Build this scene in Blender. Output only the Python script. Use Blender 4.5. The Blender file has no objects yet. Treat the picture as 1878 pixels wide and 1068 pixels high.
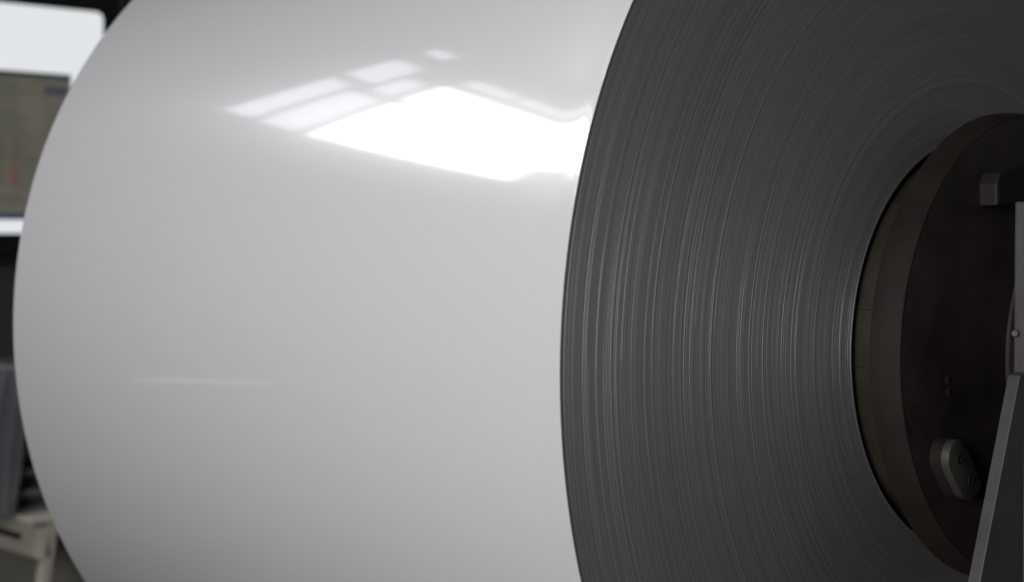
import bpy, bmesh, math, random
import numpy as np
from mathutils import Vector, Matrix
random.seed(7); rng = np.random.default_rng(7)
S = bpy.context.scene
col = S.collection
ZC = 1.15          # height of the coil's axis over the floor
R = 0.8666         # outer radius
RI = 0.305         # bore radius
L = 1.3745         # strip width

# ------------------------------------------------------------------ camera
cd = bpy.data.cameras.new('camera'); cam = bpy.data.objects.new('camera', cd); col.objects.link(cam)
yaw, pitch = 2.39692914, -0.0303331
d = Vector((math.cos(pitch)*math.cos(yaw), math.cos(pitch)*math.sin(yaw), math.sin(pitch)))
r = Vector((math.sin(yaw), -math.cos(yaw), 0)); u = r.cross(d)
cam.matrix_world = Matrix(((r.x, u.x, -d.x, 1.37623), (r.y, u.y, -d.y, -2.21008),
                           (r.z, u.z, -d.z, ZC+0.155988), (0, 0, 0, 1)))
cd.sensor_width = 36; cd.sensor_fit = 'HORIZONTAL'; cd.lens = 58.745
cd.clip_start = 0.05; cd.clip_end = 200
cd.dof.use_dof = True; cd.dof.focus_distance = 2.15; cd.dof.aperture_fstop = 3.0
S.camera = cam
# ------------------------------------------------------------------ world and added fill lights
W = bpy.data.worlds.new('World'); S.world = W; W.use_nodes = True
bg = W.node_tree.nodes['Background']
bg.inputs[0].default_value = (0.93, 0.95, 1.0, 1); bg.inputs[1].default_value = 0.05
S.view_settings.view_transform = 'Standard'; S.view_settings.look = 'None'
S.view_settings.exposure = 0; S.view_settings.gamma = 1
S.cycles.max_bounces = 8; S.cycles.use_denoising = True
def area(name, loc, target, sx, sy, power, c=(1, 1, 1)):
    l = bpy.data.lights.new(name, 'AREA'); l.shape = 'RECTANGLE'; l.size = sx; l.size_y = sy
    l.energy = power; l.color = c
    o = bpy.data.objects.new(name, l); col.objects.link(o); o.location = loc
    o.rotation_euler = (Vector(target)-Vector(loc)).to_track_quat('-Z', 'Y').to_euler()
    return o
area('added_key_light', (.78, -3.4, ZC+.46), (-0.1, -0.8, ZC+.05), 1.4, 1.0, 65, (1, 0.992, 0.99))  # soft light added behind the camera, placed for the coil's shading
area('added_top_fill', (-2.3, -2.8, ZC+4.2), (-0.9, -0.4, ZC), 2.4, 2.4, 100, (1, .995, 1))  # overhead fill added to brighten the upper side of the coil

# ------------------------------------------------------------------ helpers
def link(name, me, m=None, parent=None):
    o = bpy.data.objects.new(name, me); col.objects.link(o)
    if m: me.materials.append(m)
    if parent: o.parent = parent
    return o
def tag(o, label, cat, group=None):
    o['label'] = label; o['category'] = cat
    if group: o['group'] = group
    return o
def root(name, loc, label, cat, group=None):
    o = bpy.data.objects.new(name, None); col.objects.link(o); o.location = loc
    o.empty_display_size = .1
    return tag(o, label, cat, group)
def finish(bm, name, m, parent=None, smooth=False):
    me = bpy.data.meshes.new(name); bmesh.ops.recalc_face_normals(bm, faces=bm.faces)
    bm.to_mesh(me); bm.free()
    if parent is not None:      # world coordinates in, local coordinates out
        me.transform(Matrix.Translation(-base(parent)))
    if smooth:
        me.polygons.foreach_set('use_smooth', [True]*len(me.polygons))
        me.set_sharp_from_angle(angle=math.radians(38))
    return link(name, me, m, parent)
def base(p):
    v = Vector(p.location)
    while p.parent: p = p.parent; v += p.location
    return v
def box(bm, x0, x1, y0, y1, z0, z1, bev=0.0):
    g = bmesh.ops.create_cube(bm, size=1)
    for v in g['verts']:
        v.co = Vector(((x0+x1)/2+v.co.x*(x1-x0), (y0+y1)/2+v.co.y*(y1-y0), (z0+z1)/2+v.co.z*(z1-z0)))
    if bev:
        es = list({e for v in g['verts'] for e in v.link_edges})
        bmesh.ops.bevel(bm, geom=es, offset=bev, segments=2, profile=.6, affect='EDGES')
def bx(name, m, parent, *a, bev=0.0):
    bm = bmesh.new(); box(bm, *a, bev=bev); return finish(bm, name, m, parent)
def prism_yz(bm, pts, x0, x1, bev=0.0):
    a = [bm.verts.new((x0, y, z)) for y, z in pts]; b = [bm.verts.new((x1, y, z)) for y, z in pts]
    n = len(pts); fa = bm.faces.new(a); fb = bm.faces.new(b[::-1])
    for i in range(n): bm.faces.new((a[i], b[i], b[(i+1) % n], a[(i+1) % n]))
    if bev:
        bmesh.ops.bevel(bm, geom=list(fb.edges), offset=bev, segments=2, profile=.6, affect='EDGES')
def lathe(prof, n=192, a0=0.0, a1=2*math.pi, ax='x', c=(0, 0, 0)):
    """prof = [(axial, radius)]; closed round unless a partial angle is given"""
    bm = bmesh.new(); full = abs(a1-a0-2*math.pi) < 1e-6; k = n if full else n+1
    rings = []
    for x, rr in prof:
        ring = []
        for i in range(k):
            t = a0+(a1-a0)*i/n
            p = (x, rr*math.cos(t), rr*math.sin(t)) if ax == 'x' else (rr*math.cos(t), x, rr*math.sin(t)) if ax == 'y' else (rr*math.cos(t), rr*math.sin(t), x)
            ring.append(bm.verts.new(Vector(p)+Vector(c)))
        rings.append(ring)
    for A, B in zip(rings, rings[1:]):
        for i in range(n):
            j = (i+1) % k
            try: bm.faces.new((A[i], A[j], B[j], B[i]))
            except ValueError: pass
    return bm
def cap(bm):
    es = [e for e in bm.edges if e.is_boundary]
    bmesh.ops.holes_fill(bm, edges=es, sides=0)

# ------------------------------------------------------------------ materials
class MT:
    def __init__(s, name, color=(.5, .5, .5), rough=.5, metal=0.0, coat=0.0, coat_rough=.05, spec=.5):
        s.m = bpy.data.materials.new(name); s.m.use_nodes = True
        s.t = s.m.node_tree; s.n = s.t.nodes; s.b = s.n['Principled BSDF']
        b = s.b.inputs
        b['Base Color'].default_value = (*color, 1); b['Roughness'].default_value = rough
        b['Metallic'].default_value = metal; b['Coat Weight'].default_value = coat
        b['Coat Roughness'].default_value = coat_rough; b['Specular IOR Level'].default_value = spec
    def new(s, t, **k):
        n = s.n.new(t)
        for a, v in k.items():
            if a.startswith('i_'): n.inputs[a[2:].replace('_', ' ')].default_value = v
            else: setattr(n, a, v)
        return n
    def ln(s, a, b): s.t.links.new(a, b)
    def mottle(s, c0, c1, scale=8, detail=6, stretch=(1, 1, 1), lo=.35, hi=.7, rough=None, bump=0.0):
        tc = s.new('ShaderNodeTexCoord'); mp = s.new('ShaderNodeMapping'); mp.inputs['Scale'].default_value = stretch
        nz = s.new('ShaderNodeTexNoise', i_Scale=scale, i_Detail=detail, i_Roughness=.62)
        cr = s.new('ShaderNodeValToRGB'); e = cr.color_ramp.elements
        e[0].position = lo; e[0].color = (*c0, 1); e[1].position = hi; e[1].color = (*c1, 1)
        s.ln(tc.outputs['Object'], mp.inputs[0]); s.ln(mp.outputs[0], nz.inputs['Vector'])
        s.ln(nz.outputs['Fac'], cr.inputs[0]); s.ln(cr.outputs[0], s.b.inputs['Base Color'])
        if rough:
            mr = s.new('ShaderNodeMapRange'); mr.inputs[3].default_value = rough[0]; mr.inputs[4].default_value = rough[1]
            s.ln(nz.outputs['Fac'], mr.inputs[0]); s.ln(mr.outputs[0], s.b.inputs['Roughness'])
        if bump:
            bp = s.new('ShaderNodeBump', i_Strength=bump, i_Distance=.002)
            s.ln(nz.outputs['Fac'], bp.inputs['Height']); s.ln(bp.outputs[0], s.b.inputs['Normal'])
        return s
def emit(name, color, strength):
    s = MT(name, (.02, .02, .02)); s.b.inputs['Emission Color'].default_value = (*color, 1)
    s.b.inputs['Emission Strength'].default_value = strength; return s.m

paint = MT('white_coil_paint', (.567, .561, .579), .2, 0, 1.0, .053, .5)
t = paint.new('ShaderNodeTexCoord'); nz = paint.new('ShaderNodeTexNoise', i_Scale=1.6, i_Detail=2)
mp = paint.new('ShaderNodeMapping'); mp.inputs['Scale'].default_value = (.35, 1, 1)
bp = paint.new('ShaderNodeBump', i_Strength=.05, i_Distance=.01)
paint.ln(t.outputs['Object'], mp.inputs[0]); paint.ln(mp.outputs[0], nz.inputs['Vector'])
paint.ln(nz.outputs['Fac'], bp.inputs['Height']); paint.ln(bp.outputs[0], paint.b.inputs['Coat Normal'])
M_paint = paint.m

edge = MT('sheared_strip_edges', (.14, .14, .143), .5, .76)
t = edge.new('ShaderNodeTexCoord'); sp = edge.new('ShaderNodeSeparateXYZ'); edge.ln(t.outputs['Object'], sp.inputs[0])
cx = edge.new('ShaderNodeCombineXYZ'); edge.ln(sp.outputs[1], cx.inputs[0]); edge.ln(sp.outputs[2], cx.inputs[1])
le = edge.new('ShaderNodeVectorMath', operation='LENGTH'); edge.ln(cx.outputs[0], le.inputs[0])
n1 = edge.new('ShaderNodeAttribute', attribute_name='lap_tone')
n2 = edge.new('ShaderNodeTexNoise', noise_dimensions='1D', i_Scale=23, i_Detail=2)
edge.ln(le.outputs['Value'], n2.inputs['W'])
edge.b.inputs['Anisotropic'].default_value = .5; edge.b.inputs['Anisotropic Rotation'].default_value = .25
tg = edge.new('ShaderNodeTangent', direction_type='RADIAL', axis='X'); edge.ln(tg.outputs[0], edge.b.inputs['Tangent'])
cr = edge.new('ShaderNodeValToRGB'); e = cr.color_ramp.elements
e[0].position = 0; e[0].color = (.37, .364, .368, 1); e[1].position = 1; e[1].color = (.555, .55, .557, 1)
edge.ln(n1.outputs['Fac'], cr.inputs[0])
c2 = edge.new('ShaderNodeValToRGB'); e = c2.color_ramp.elements
e[0].position = .35; e[0].color = (.97, .99, 1.03, 1); e[1].position = .65; e[1].color = (1.03, 1.0, .965, 1)
edge.ln(n2.outputs['Fac'], c2.inputs[0])
mx = edge.new('ShaderNodeMix', data_type='RGBA', blend_type='MULTIPLY'); mx.inputs[0].default_value = 1
edge.ln(cr.outputs[0], mx.inputs[6]); edge.ln(c2.outputs[0], mx.inputs[7]); edge.ln(mx.outputs[2], edge.b.inputs['Base Color'])
M_edge = edge.m

M_rust = MT('rust_brown_steel', rough=.6, metal=.3).mottle((.011, .007, .005), (.026, .0155, .0105), 14, 8, rough=(.65, .85), bump=.3).m
M_olive = MT('oily_olive_steel', rough=.55, metal=.3).mottle((.024, .020, .0145), (.042, .035, .025), 9, 6, rough=(.4, .7), bump=.2).m
M_block = MT('oily_block_steel', (.0085, .0055, .0048), .7, .0).m
M_disc = MT('oil_blackened_steel', rough=.55, metal=.15).mottle((.022, .0175, .0155), (.058, .045, .038), 7, 8, rough=(.35, .7), bump=.25).m
M_clamp = MT('worn_clamp_steel', rough=.5, metal=.4).mottle((.048, .047, .042), (.08, .079, .07), 22, 6, rough=(.4, .65), bump=.2).m
M_hole = MT('dark_hole', (.006, .006, .006), .8).m
M_stand = MT('grey_stand_paint', rough=.5).mottle((.056, .055, .051), (.084, .082, .078), 14, 7, rough=(.4, .6), bump=.15).m
M_bolt_glint = MT('bolt_and_glint_steel', (.16, .16, .165), .5, .6).m  # frame bolt, and the added highlight stud on the stand
M_wall = MT('dark_hall_wall', rough=.8).mottle((.03, .029, .031), (.045, .043, .045), 1.5, 5).m
M_floor = MT('worn_concrete_floor', rough=.5).mottle((.075, .07, .055), (.13, .125, .10), 2.2, 8, rough=(.35, .7), bump=.1).m
M_bezel = MT('black_plastic', (.008, .008, .009), .4).m
M_cab = MT('dark_grey_cabinet_paint', rough=.5).mottle((.045, .045, .045), (.058, .057, .056), 4, 4).m
M_ledge = MT('grey_ledge_steel', (.11, .105, .09), .5, .1).m
M_motor = MT('blue_grey_motor_paint', rough=.4).mottle((.07, .078, .088), (.10, .108, .118), 9, 5).m
M_cover = MT('grey_cover_paint', rough=.45).mottle((.125, .138, .15), (.175, .188, .20), 6, 5).m
M_beige = MT('beige_frame_paint', rough=.5).mottle((.48, .45, .395), (.62, .59, .53), 8, 6).m
M_pipe = MT('grey_pipe', (.5, .5, .52), .5, .1).m
M_frame = MT('window_frame_paint', (.25, .26, .27), .5).m

# ------------------------------------------------------------------ setting
def plane(name, m, pts):
    me = bpy.data.meshes.new(name); me.from_pydata(pts, [], [tuple(range(len(pts)))]); o = link(name, me, m)
    o['kind'] = 'structure'; return o
plane('floor', M_floor, [(-16, -16, 0), (12, -16, 0), (12, 12, 0), (-16, 12, 0)])
# end wall of the hall with the window opening left free
XW = -6.0
bm = bmesh.new()
wy0, wy1, wz0, wz1 = -6.75, -2.62, ZC+3.15, ZC+4.97
box(bm, XW-.3, XW, -12, wy0, 0, 8); box(bm, XW-.3, XW, wy1, 8, 0, 8)
box(bm, XW-.3, XW, wy0, wy1, 0, wz0); box(bm, XW-.3, XW, wy0, wy1, wz1, 8)
o = finish(bm, 'wall', M_wall); o['kind'] = 'structure'

# ------------------------------------------------------------------ window seen mirrored in the coil
win = root('hall_window', (XW, -4.6, ZC+3.15), 'high daylit factory window mirrored as a white patch in the coil', 'window')
E_soft = emit('frosted_pane_daylight', (.97, .95, 1.0), 3.0)
E_open = emit('open_pane_daylight', (1, 1, 1), 8.5)
E_warm = emit('warm_pane_daylight', (1.0, .95, .90), 3.2)
panes = [(-2.93, -2.66, 3.2, 4.04, E_soft), (-3.04, -2.66, 4.13, 4.57, E_soft), (-2.98, -2.68, 4.76, 4.90, E_soft),
         (-3.37, -3.0, 3.2, 3.98, E_soft), (-3.35, -3.1, 4.06, 4.40, E_soft),
         (-6.7, -3.47, 3.2, 4.48, E_open), (-4.18, -3.56, 4.57, 4.72, E_warm), (-6.7, -4.24, 4.57, 4.72, E_warm)]
bx('muntin_stub', M_frame, win, XW-.03, XW-.005, -3.80, -3.47, ZC+4.02, ZC+4.08)
for y0, y1, z0, z1, m in panes:
    bx('pane', m, win, XW-.06, XW-.04, y0, y1, ZC+z0, ZC+z1)
# muntins: one sheet-metal grid around the openings
bm = bmesh.new()
ys = sorted({wy0, wy1, *[p[0] for p in panes], *[p[1] for p in panes]})
zs = sorted({3.15, 4.97, *[p[2] for p in panes], *[p[3] for p in panes]})
for i in range(len(ys)-1):
    run = None
    for j in range(len(zs)-1):
        yc, zc = (ys[i]+ys[i+1])/2, (zs[j]+zs[j+1])/2
        solid = not any(p[0] < yc < p[1] and p[2] < zc < p[3] for p in panes)
        if solid and run is None: run = zs[j]
        if run is not None and (not solid or j == len(zs)-2):
            box(bm, XW-.10, XW-.005, ys[i], ys[i+1], ZC+run, ZC+(zs[j+1] if solid else zs[j])); run = None
finish(bm, 'window_frame', M_frame, win)
sl = bx('notch_box', M_frame, None, XW+.02, XW+.2, -5.75, -5.32, ZC+3.10, ZC+3.47, bev=.06)  # box added to cut a dark notch into the mirrored window
tag(sl, 'small grey box added on the window sill as a dark notch in its mirror image', 'box')

# ------------------------------------------------------------------ the coil
coil = root('steel_coil', (0, 0, ZC), 'huge white prepainted steel coil with dark edges of its windings showing', 'steel coil')
n = 640
prof = []
for k in range(61):
    x = -L+L*k/60
    prof.append(x)
prof = sorted(set([round(v, 5) for v in prof]+[-.035, -.028, -.02, -.014, -.009, -.005, -.002]))
def rad(x):      # strip edges build up a little thicker than the middle
    return R + .00036*math.exp(-(-x/.016)**2) - .00012*math.exp(-((x+.045)/.02)**2)
pp = [(x, rad(x)) for x in prof]
pp = [(-L, R-.0012)]+pp+[(0.0, rad(0)-.0011)]
bm = lathe(pp, n)
wrap = finish(bm, 'outer_wrap', M_paint, None, smooth=True); wrap.parent = coil
# wound layers: every winding group is its own proud or recessed ring
radii = []; rr = RI
while rr < R-.0012:
    w = random.choice((.0010, .0012, .0014, .0016, .0019)) * random.uniform(.85, 1.15)
    radii.append((rr, min(rr+w, R-.0012))); rr += w
NT = 400
th = np.linspace(0, 2*np.pi, NT, endpoint=False)
drift = 0.0; rings_r = []; rings_x = []; tone = []; grp = .5; left = 0
for i, (a, b) in enumerate(radii):
    drift = .5*drift+random.gauss(0, .00001)
    o = drift+random.gauss(0, .00002)
    if random.random() < .06: o += random.choice((-1, 1, 1))*random.uniform(.0001, .00025)
    amp = abs(random.gauss(0, .000018))
    wob = amp*np.sin(th*random.choice((1, 1, 2, 3))+random.uniform(0, 6.28))
    rw = .00018*np.sin(th*2+random.uniform(0, 6.28))
    w = b-a
    if left <= 0: left = random.choice((1, 1, 1, 2, 2, 3)); grp = min(1, max(0, random.gauss(.5, .11)))
    left -= 1
    tn = .40+.35*(grp-.5)+random.gauss(0, .045)
    q = random.random()
    if q < .13: tn += random.uniform(.10, .32)
    elif q < .22: tn -= random.uniform(.06, .18)
    tn = min(1, max(0, tn))
    tone += [tn*.55, tn, tn, tn*.55]
    for f, dx in ((.04, -.00014), (.25, 0), (.75, 0), (.96, -.00014)):
        rings_r.append(a+w*f+rw*.5*(0 < i < len(radii)-1)); rings_x.append(o+dx+wob)
RR = np.array([np.full(NT, v) if np.isscalar(v) else v for v in rings_r]); XX = np.array(rings_x)-.0012
RR[:1] = RI
# bore wall and a far end face
RR = np.vstack([np.full((1, NT), RI), RR, np.full((1, NT), R-.0013), ]); XX = np.vstack([np.full((1, NT), -L), XX, np.full((1, NT), -.004)])
RR = np.vstack([RR, np.full((1, NT), R-.0013), np.full((1, NT), RI)]); XX = np.vstack([XX, np.full((1, NT), -L+.002), np.full((1, NT), -L)])
K = len(RR)
V = np.stack([XX, RR*np.cos(th), RR*np.sin(th)], -1).reshape(-1, 3)
i = np.arange(K-1)[:, None]; j = np.arange(NT)[None, :]; j2 = (j+1) % NT
F = np.stack([i*NT+j, i*NT+j2, (i+1)*NT+j2, (i+1)*NT+j], -1).reshape(-1, 4)
me = bpy.data.meshes.new('wound_layers')
me.vertices.add(len(V)); me.vertices.foreach_set('co', V.ravel())
me.loops.add(F.size); me.loops.foreach_set('vertex_index', F.ravel())
me.polygons.add(len(F)); me.polygons.foreach_set('loop_start', np.arange(0, F.size, 4)); me.polygons.foreach_set('loop_total', np.full(len(F), 4))
me.update(); me.validate()
tv = np.full(K, .4); tv[1:1+len(tone)] = tone
at_ = me.attributes.new('lap_tone', 'FLOAT', 'POINT'); at_.data.foreach_set('value', np.repeat(tv, NT).astype(np.float32))
me.polygons.foreach_set('use_smooth', [True]*len(me.polygons))
lay = link('wound_layers', me, M_edge, coil); lay['kind'] = 'stuff'
lay['label'] = 'dark grey sheared edges of the wound steel strip'
# the innermost turn of the strip, its lip catching the light
bm = lathe([(-.30, RI+.0002), (.0006, RI+.0002), (.0016, RI+.001), (.0016, RI+.0030), (.0004, RI+.0038)], 320)
bm2 = finish(bm, 'inner_lip', MT('bright_inner_turn', (.13, .135, .145), .45, .4).m, None, smooth=True); bm2.parent = coil

# ------------------------------------------------------------------ mandrel of the uncoiler
man = root('mandrel', (0, 0, ZC), 'dark oily mandrel filling the bore of the white coil', 'mandrel')
def at_man(bm, name, m, smooth=True, parent=None):
    o = finish(bm, name, m, None, smooth=smooth); o.parent = parent or man; return o
cuts = [168.2, 183.9, 228, 288, 348, 408, 468, 528.2]
for c0, c1 in zip(cuts, cuts[1:]):           # expanding segments that grip the bore
    a0 = math.radians(c0)+.0022; a1 = math.radians(c1)-.0022
    bm = lathe([(-1.2, .25), (-1.2, .2935), (.052, .2935), (.056, .290), (.056, .25), (-1.2, .25)], 28, a0, a1)
    cap(bm)
    at_man(bm, 'mandrel_segment', M_olive)
bm = lathe([(-1.19, .28), (-1.19, .2916), (.05, .2916), (.05, .28)], 128)
at_man(bm, 'inner_drum', M_rust)
bm = lathe([(.054, .20), (.054, .338), (.058, .3425), (.070, .3425), (.0995, .3370), (.1010, .3355), (.1010, .3345)], 256)
at_man(bm, 'flange', M_rust)
bm = lathe([(.1005, .3352), (.1004, .30), (.1003, .25), (.1003, .12), (.1003, .0005)], 256)
at_man(bm, 'end_disc', M_disc)
def clamp(ang):
    """bolted rounded plate on the end disc, turned about the axis"""
    pts = [(-.264, 1.007), (-.263, 1.021), (-.257, 1.031), (-.249, 1.036), (-.239, 1.037), (-.231, 1.033), (-.215, 1.017), (-.186, .977), (-.183, .970), (-.184, .964), (-.203, .953), (-.210, .951), (-.217, .952), (-.232, .961), (-.261, .998)]
    ca, sa = math.cos(ang), math.sin(ang)
    rt = lambda y, z: (y*ca-z*sa, y*sa+z*ca)
    P = [rt(y, z-ZC) for y, z in pts]
    bm = bmesh.new(); prism_yz(bm, P, .0925, .130, bev=.0013)
    c = at_man(bm, 'clamp_plate', M_clamp, smooth=True)
    bm = bmesh.new(); cy = sum(p[0] for p in P)/len(P); cz = sum(p[1] for p in P)/len(P)
    prism_yz(bm, [(cy+(p[0]-cy)*1.01, cz+(p[1]-cz)*1.01) for p in P], .0915, .118)
    at_man(bm, 'clamp_seat', M_rust, smooth=True, parent=c)
    for y, z in ((-.238, 1.010), (-.210, .978)):
        y, z = rt(y, z-ZC)
        b2 = lathe([(.1295, .0062), (.1312, .0062), (.1312, .0040), (.1303, .0036), (.1303, .0001)], 24, c=(0, y, z))
        at_man(b2, 'bolt_socket', M_hole, parent=c)
    return c
clamp(0); clamp(math.radians(180))
for y, z in ((-.222, -.036), (-.220, -.052)):
    at_man(lathe([(.0995, .0055), (.1015, .0055), (.1022, .0045), (.1022, .0001)], 6, c=(0, y, z)), 'small_screw', M_rust, smooth=False)
# guide block near the top of the disc
bm = bmesh.new()
prism_yz(bm, [(-.144, .205), (-.146, .235), (-.138, .249), (-.120, .257), (-.078, .263), (-.03, .262), (-.03, .205)], .093, .128, bev=.005)
at_man(bm, 'guide_block', M_block, smooth=False)
# ------------------------------------------------------------------ outboard support stand
st = root('support_stand', (.24, 0, 0), 'grey steel support stand with slanted gusset before the mandrel end', 'stand')
bm = lathe([(.190, .02), (.190, .225), (.192, .228), (.197, .228), (.1985, .226), (.1985, .02)], 160, c=(0, 0, ZC))
finish(bm, 'thrust_ring', M_disc, st, smooth=True)
bx('post', M_stand, st, .2, .30, -.222, .20, .02, ZC+.207, bev=.003)
y0, z0 = -.2215, ZC-.018
yb = y0-.012-(z0-.02)*.353
bm = bmesh.new(); prism_yz(bm, [(y0, z0), (y0, .02), (yb, .02), (y0-.012, z0-.004)], .2, .217, bev=.0015)
finish(bm, 'gusset', M_stand, st)
bx('base_plate', M_stand, st, .1, .40, yb-.06, .30, .0, .02, bev=.003)
bx('face_rib', M_stand, st, .3005, .312, -.205, -.19, .02, ZC-.03, bev=.002)
bm = lathe([(-.229, .0001), (-.229, .004), (-.227, .005), (-.2225, .005)], 16, ax='y', c=(.2055, 0, ZC+.033))  # tiny bright stud added as the highlight beside the post
finish(bm, 'bolt_or_glint', M_bolt_glint, st, smooth=True)

# ------------------------------------------------------------------ background on the left
mon = root('monitor', (-3.23, -.26, 1.25), 'black framed monitor with white screen and dark window behind the coil', 'monitor')
bm = bmesh.new(); box(bm, -3.27, -3.205, -.90, .385, 1.255, 2.06, bev=.012); finish(bm, 'bezel', M_bezel, mon)
def rrect(y0, y1, z0, z1, q, k=6):
    out = []
    for cy, cz, s in ((y1-q, z1-q, 0), (y0+q, z1-q, 90), (y0+q, z0+q, 180), (y1-q, z0+q, 270)):
        for i in range(k+1):
            a = math.radians(s+90*i/k); out.append((cy+q*math.cos(a), cz+q*math.sin(a)))
    return out
bm = bmesh.new(); prism_yz(bm, rrect(-.85, .325, 1.326, 1.995, .022), -3.206, -3.202)
scr = finish(bm, 'screen', emit('white_screen', (.93, .97, 1.0), .80), mon)
E_olive = emit('dim_program_window', (.115, .108, .082), .88)
nt = bpy.data.materials['dim_program_window'].node_tree
tc = nt.nodes.new('ShaderNodeTexCoord'); nn = nt.nodes.new('ShaderNodeTexNoise'); nn.inputs['Scale'].default_value = 9
cr = nt.nodes.new('ShaderNodeValToRGB'); cr.color_ramp.elements[0].color = (.070, .067, .055, 1); cr.color_ramp.elements[1].color = (.137, .131, .107, 1)
nt.links.new(tc.outputs['Object'], nn.inputs['Vector']); nt.links.new(nn.outputs['Fac'], cr.inputs[0]); nt.links.new(cr.outputs[0], nt.nodes['Principled BSDF'].inputs['Emission Color'])
bx('program_window', E_olive, scr, -3.2018, -3.2005, -.80, .216, 1.385, 1.782)
E_title = emit('title_bar', (.03, .032, .036), 1); E_navy = emit('navy_bar', (.022, .032, .06), 1)
bx('title_bar', E_title, scr, -3.2018, -3.2003, -.80, .2165, 1.7822, 1.80)
bx('status_bar', E_navy, scr, -3.2018, -3.2003, -.80, .2165, 1.366, 1.3848)
bx('button', emit('button_blue', (.038, .045, .052), 1), scr, -3.2004, -3.1995, .13, .205, 1.735, 1.762)
for y, z, c in ((.038, 1.58, (.072, .07, .05)), (-.008, 1.58, (.070, .072, .044)), (.035, 1.50, (.115, .055, .05)), (-.008, 1.505, (.082, .078, .05))):
    bx('indicator', emit('indicator', c, 1), scr, -3.2004, -3.1995, y-.011, y+.011, z-.035, z+.03)
E_txt = emit('faint_text_rows', (.062, .06, .052), 1)
for i, z in enumerate((1.755, 1.735, 1.68, 1.66, 1.64, 1.62, 1.43, 1.415)):
    bx('text_row', E_txt, scr, -3.2004, -3.1998, -.02-.03*(i % 3), .05+.03*(i % 2), z, z+.007)
for z in (1.545,): bx('divider', E_title, scr, -3.2004, -3.1996, -.78, .20, z-.0012, z+.0012)
bx('monitor_foot', M_bezel, mon, -3.30, -3.22, -.40, -.10, 1.242, 1.256)

con = root('operator_console', (-3.5, -.2, 0), 'dark grey operator console cabinet under the monitor', 'console')
bx('cabinet', M_cab, con, -3.80, -3.18, -1.0, .60, .0, 1.235, bev=.006)
bx('top_edge', M_bezel, con, -3.82, -3.165, -1.02, .62, 1.2355, 1.2415)
bx('ledge', M_ledge, con, -3.179, -3.02, -1.0, .60, .945, .965, bev=.003)
bx('door', M_cab, con, -3.179, -3.172, -.95, -.10, .10, .93, bev=.002)
bx('door', M_cab, con, -3.179, -3.172, -.09, .55, .10, .93, bev=.002)

# grey motor: bent end cowl, ribbed body, on a beige frame that runs along the hall
mo = root('drive_motor', (-2.8, -.3, .60), 'blue grey drive motor with curved cowl and ribbed body on beige frame', 'motor')
edge_line = [(-.258, .604), (-.252, .70), (-.243, .78), (-.230, .87), (-.214, .945), (-.213, .966), (-.226, .982)]
bm = bmesh.new(); prism_yz(bm, edge_line+[(-.60, .982), (-.62, .604)], -2.80, -2.60, bev=.016); finish(bm, 'cowl', M_cover, mo, smooth=True)
for off in (.030, .075):      # pressed stiffening ribs following the cowl edge
    q = [(y-off, z) for y, z in edge_line[:6]]
    q += [(y-.012, z) for y, z in reversed(q)]
    bm = bmesh.new(); prism_yz(bm, q, -2.602, -2.594, bev=.003); finish(bm, 'cowl_rib', M_cover, mo)
bx('body', M_motor, mo, -3.1, -2.72, -.262, .10, .606, .87, bev=.012)
for k in range(5):
    z = .64+.054*k
    bx('cooling_fin', M_cover, mo, -2.72, -2.66, -.24, .09, z, z+.018, bev=.004)
bx('top_cover', M_cover, mo, -3.05, -2.82, -.60, -.20, .96, .99, bev=.006)
fr = root('machine_frame', (-2.7, -.3, 0), 'beige welded steel frame carrying the motor beside the coil', 'frame')
def leg(x, y):
    bm = bmesh.new(); prism_yz(bm, [(y-.026, .0), (y, .0), (y+.105, .600), (y+.079, .600)], x, x+.03, bev=.003)
    finish(bm, 'leg', M_beige, fr)
leg(-2.59, -.268); leg(-3.45, -.268)
bx('side_rail', M_beige, fr, -3.40, -2.56, -.222, -.190, .490, .575, bev=.004)
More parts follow.
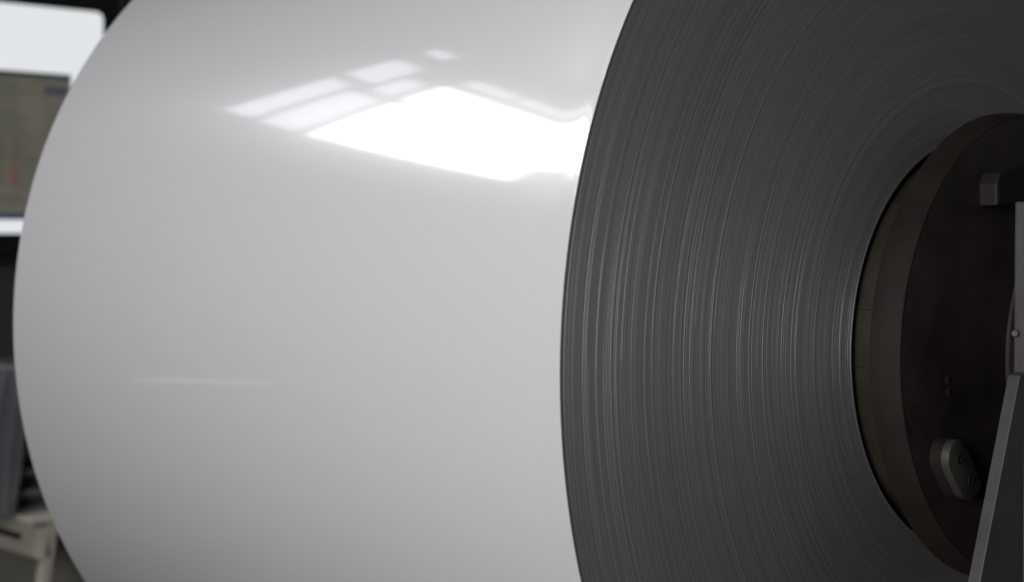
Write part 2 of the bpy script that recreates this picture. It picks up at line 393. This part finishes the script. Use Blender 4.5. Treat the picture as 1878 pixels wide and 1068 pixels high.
bx('slot', M_hole, fr, -3.2, -2.66, -.2235, -.2215, .528, .545)
bx('top_plate', M_beige, fr, -3.46, -2.53, -.26, .10, .588, .604, bev=.003)
bx('side_rail', M_beige, fr, -3.40, -2.60, .06, .09, .490, .575, bev=.004)
b2 = lathe([(-.2221, .012), (-.229, .012), (-.229, .0001)], 20, ax='y', c=(-3.0, 0, .562)); finish(b2, 'bolt_or_glint', M_bolt_glint, fr, smooth=True)
oc = root('floor_tone_box', (-3.3, .1, 0), 'low olive grey box added in place of the floor behind the beige frame leg', 'cabinet')  # olive box added in place of the floor, which renders too dark here
M_ol = MT('olive_floor_tone', rough=.55).mottle((.20, .19, .155), (.25, .24, .195), 3, 4).m
bx('case', M_ol, oc, -3.7, -3.0, -.14, .55, .03, .585, bev=.006)
bx('plinth', M_bezel, oc, -3.68, -3.03, -.12, .53, .0, .03)
pp_ = root('grey_pipe', (-5.0, 1.37, 0), 'grey vertical pipe against the dark wall above the coil', 'pipe')
bm = lathe([(0, .02), (0.004, .026), (5.9, .026), (5.9, .02)], 24, ax='z', c=(-5.0, 1.37, 0)); finish(bm, 'pipe_run', M_pipe, pp_, smooth=True)
b2 = lathe([(1.9, .026), (1.9, .034), (1.95, .034), (1.95, .026)], 24, ax='z', c=(-5.0, 1.37, 0)); finish(b2, 'pipe_collar', M_pipe, pp_, smooth=True)

# low glowing strip added by the end wall to draw the thin streak on the coil
lp = root('streak_strip', (-5.5, -3.76, .26), 'thin glowing strip added low by the wall, mirrored as a streak on the coil', 'lamp')
M_glow = emit('streak_glow', (1, .98, .95), .8)
for ya, yb_, za, zb in ((-3.44, -3.38, .285, .287), (-4.15, -3.475, .256, .282)):
    bm = bmesh.new(); prism_yz(bm, [(ya, za-.02), (yb_, zb-.02), (yb_, zb+.02), (ya, za+.02)], -5.50, -5.47); finish(bm, 'glow_bar', M_glow, lp)
bx('strip_body', M_frame, lp, -5.56, -5.502, -4.2, -3.33, .225, .315)
bx('strip_bracket', M_frame, lp, -5.995, -5.562, -3.80, -3.72, .25, .29)
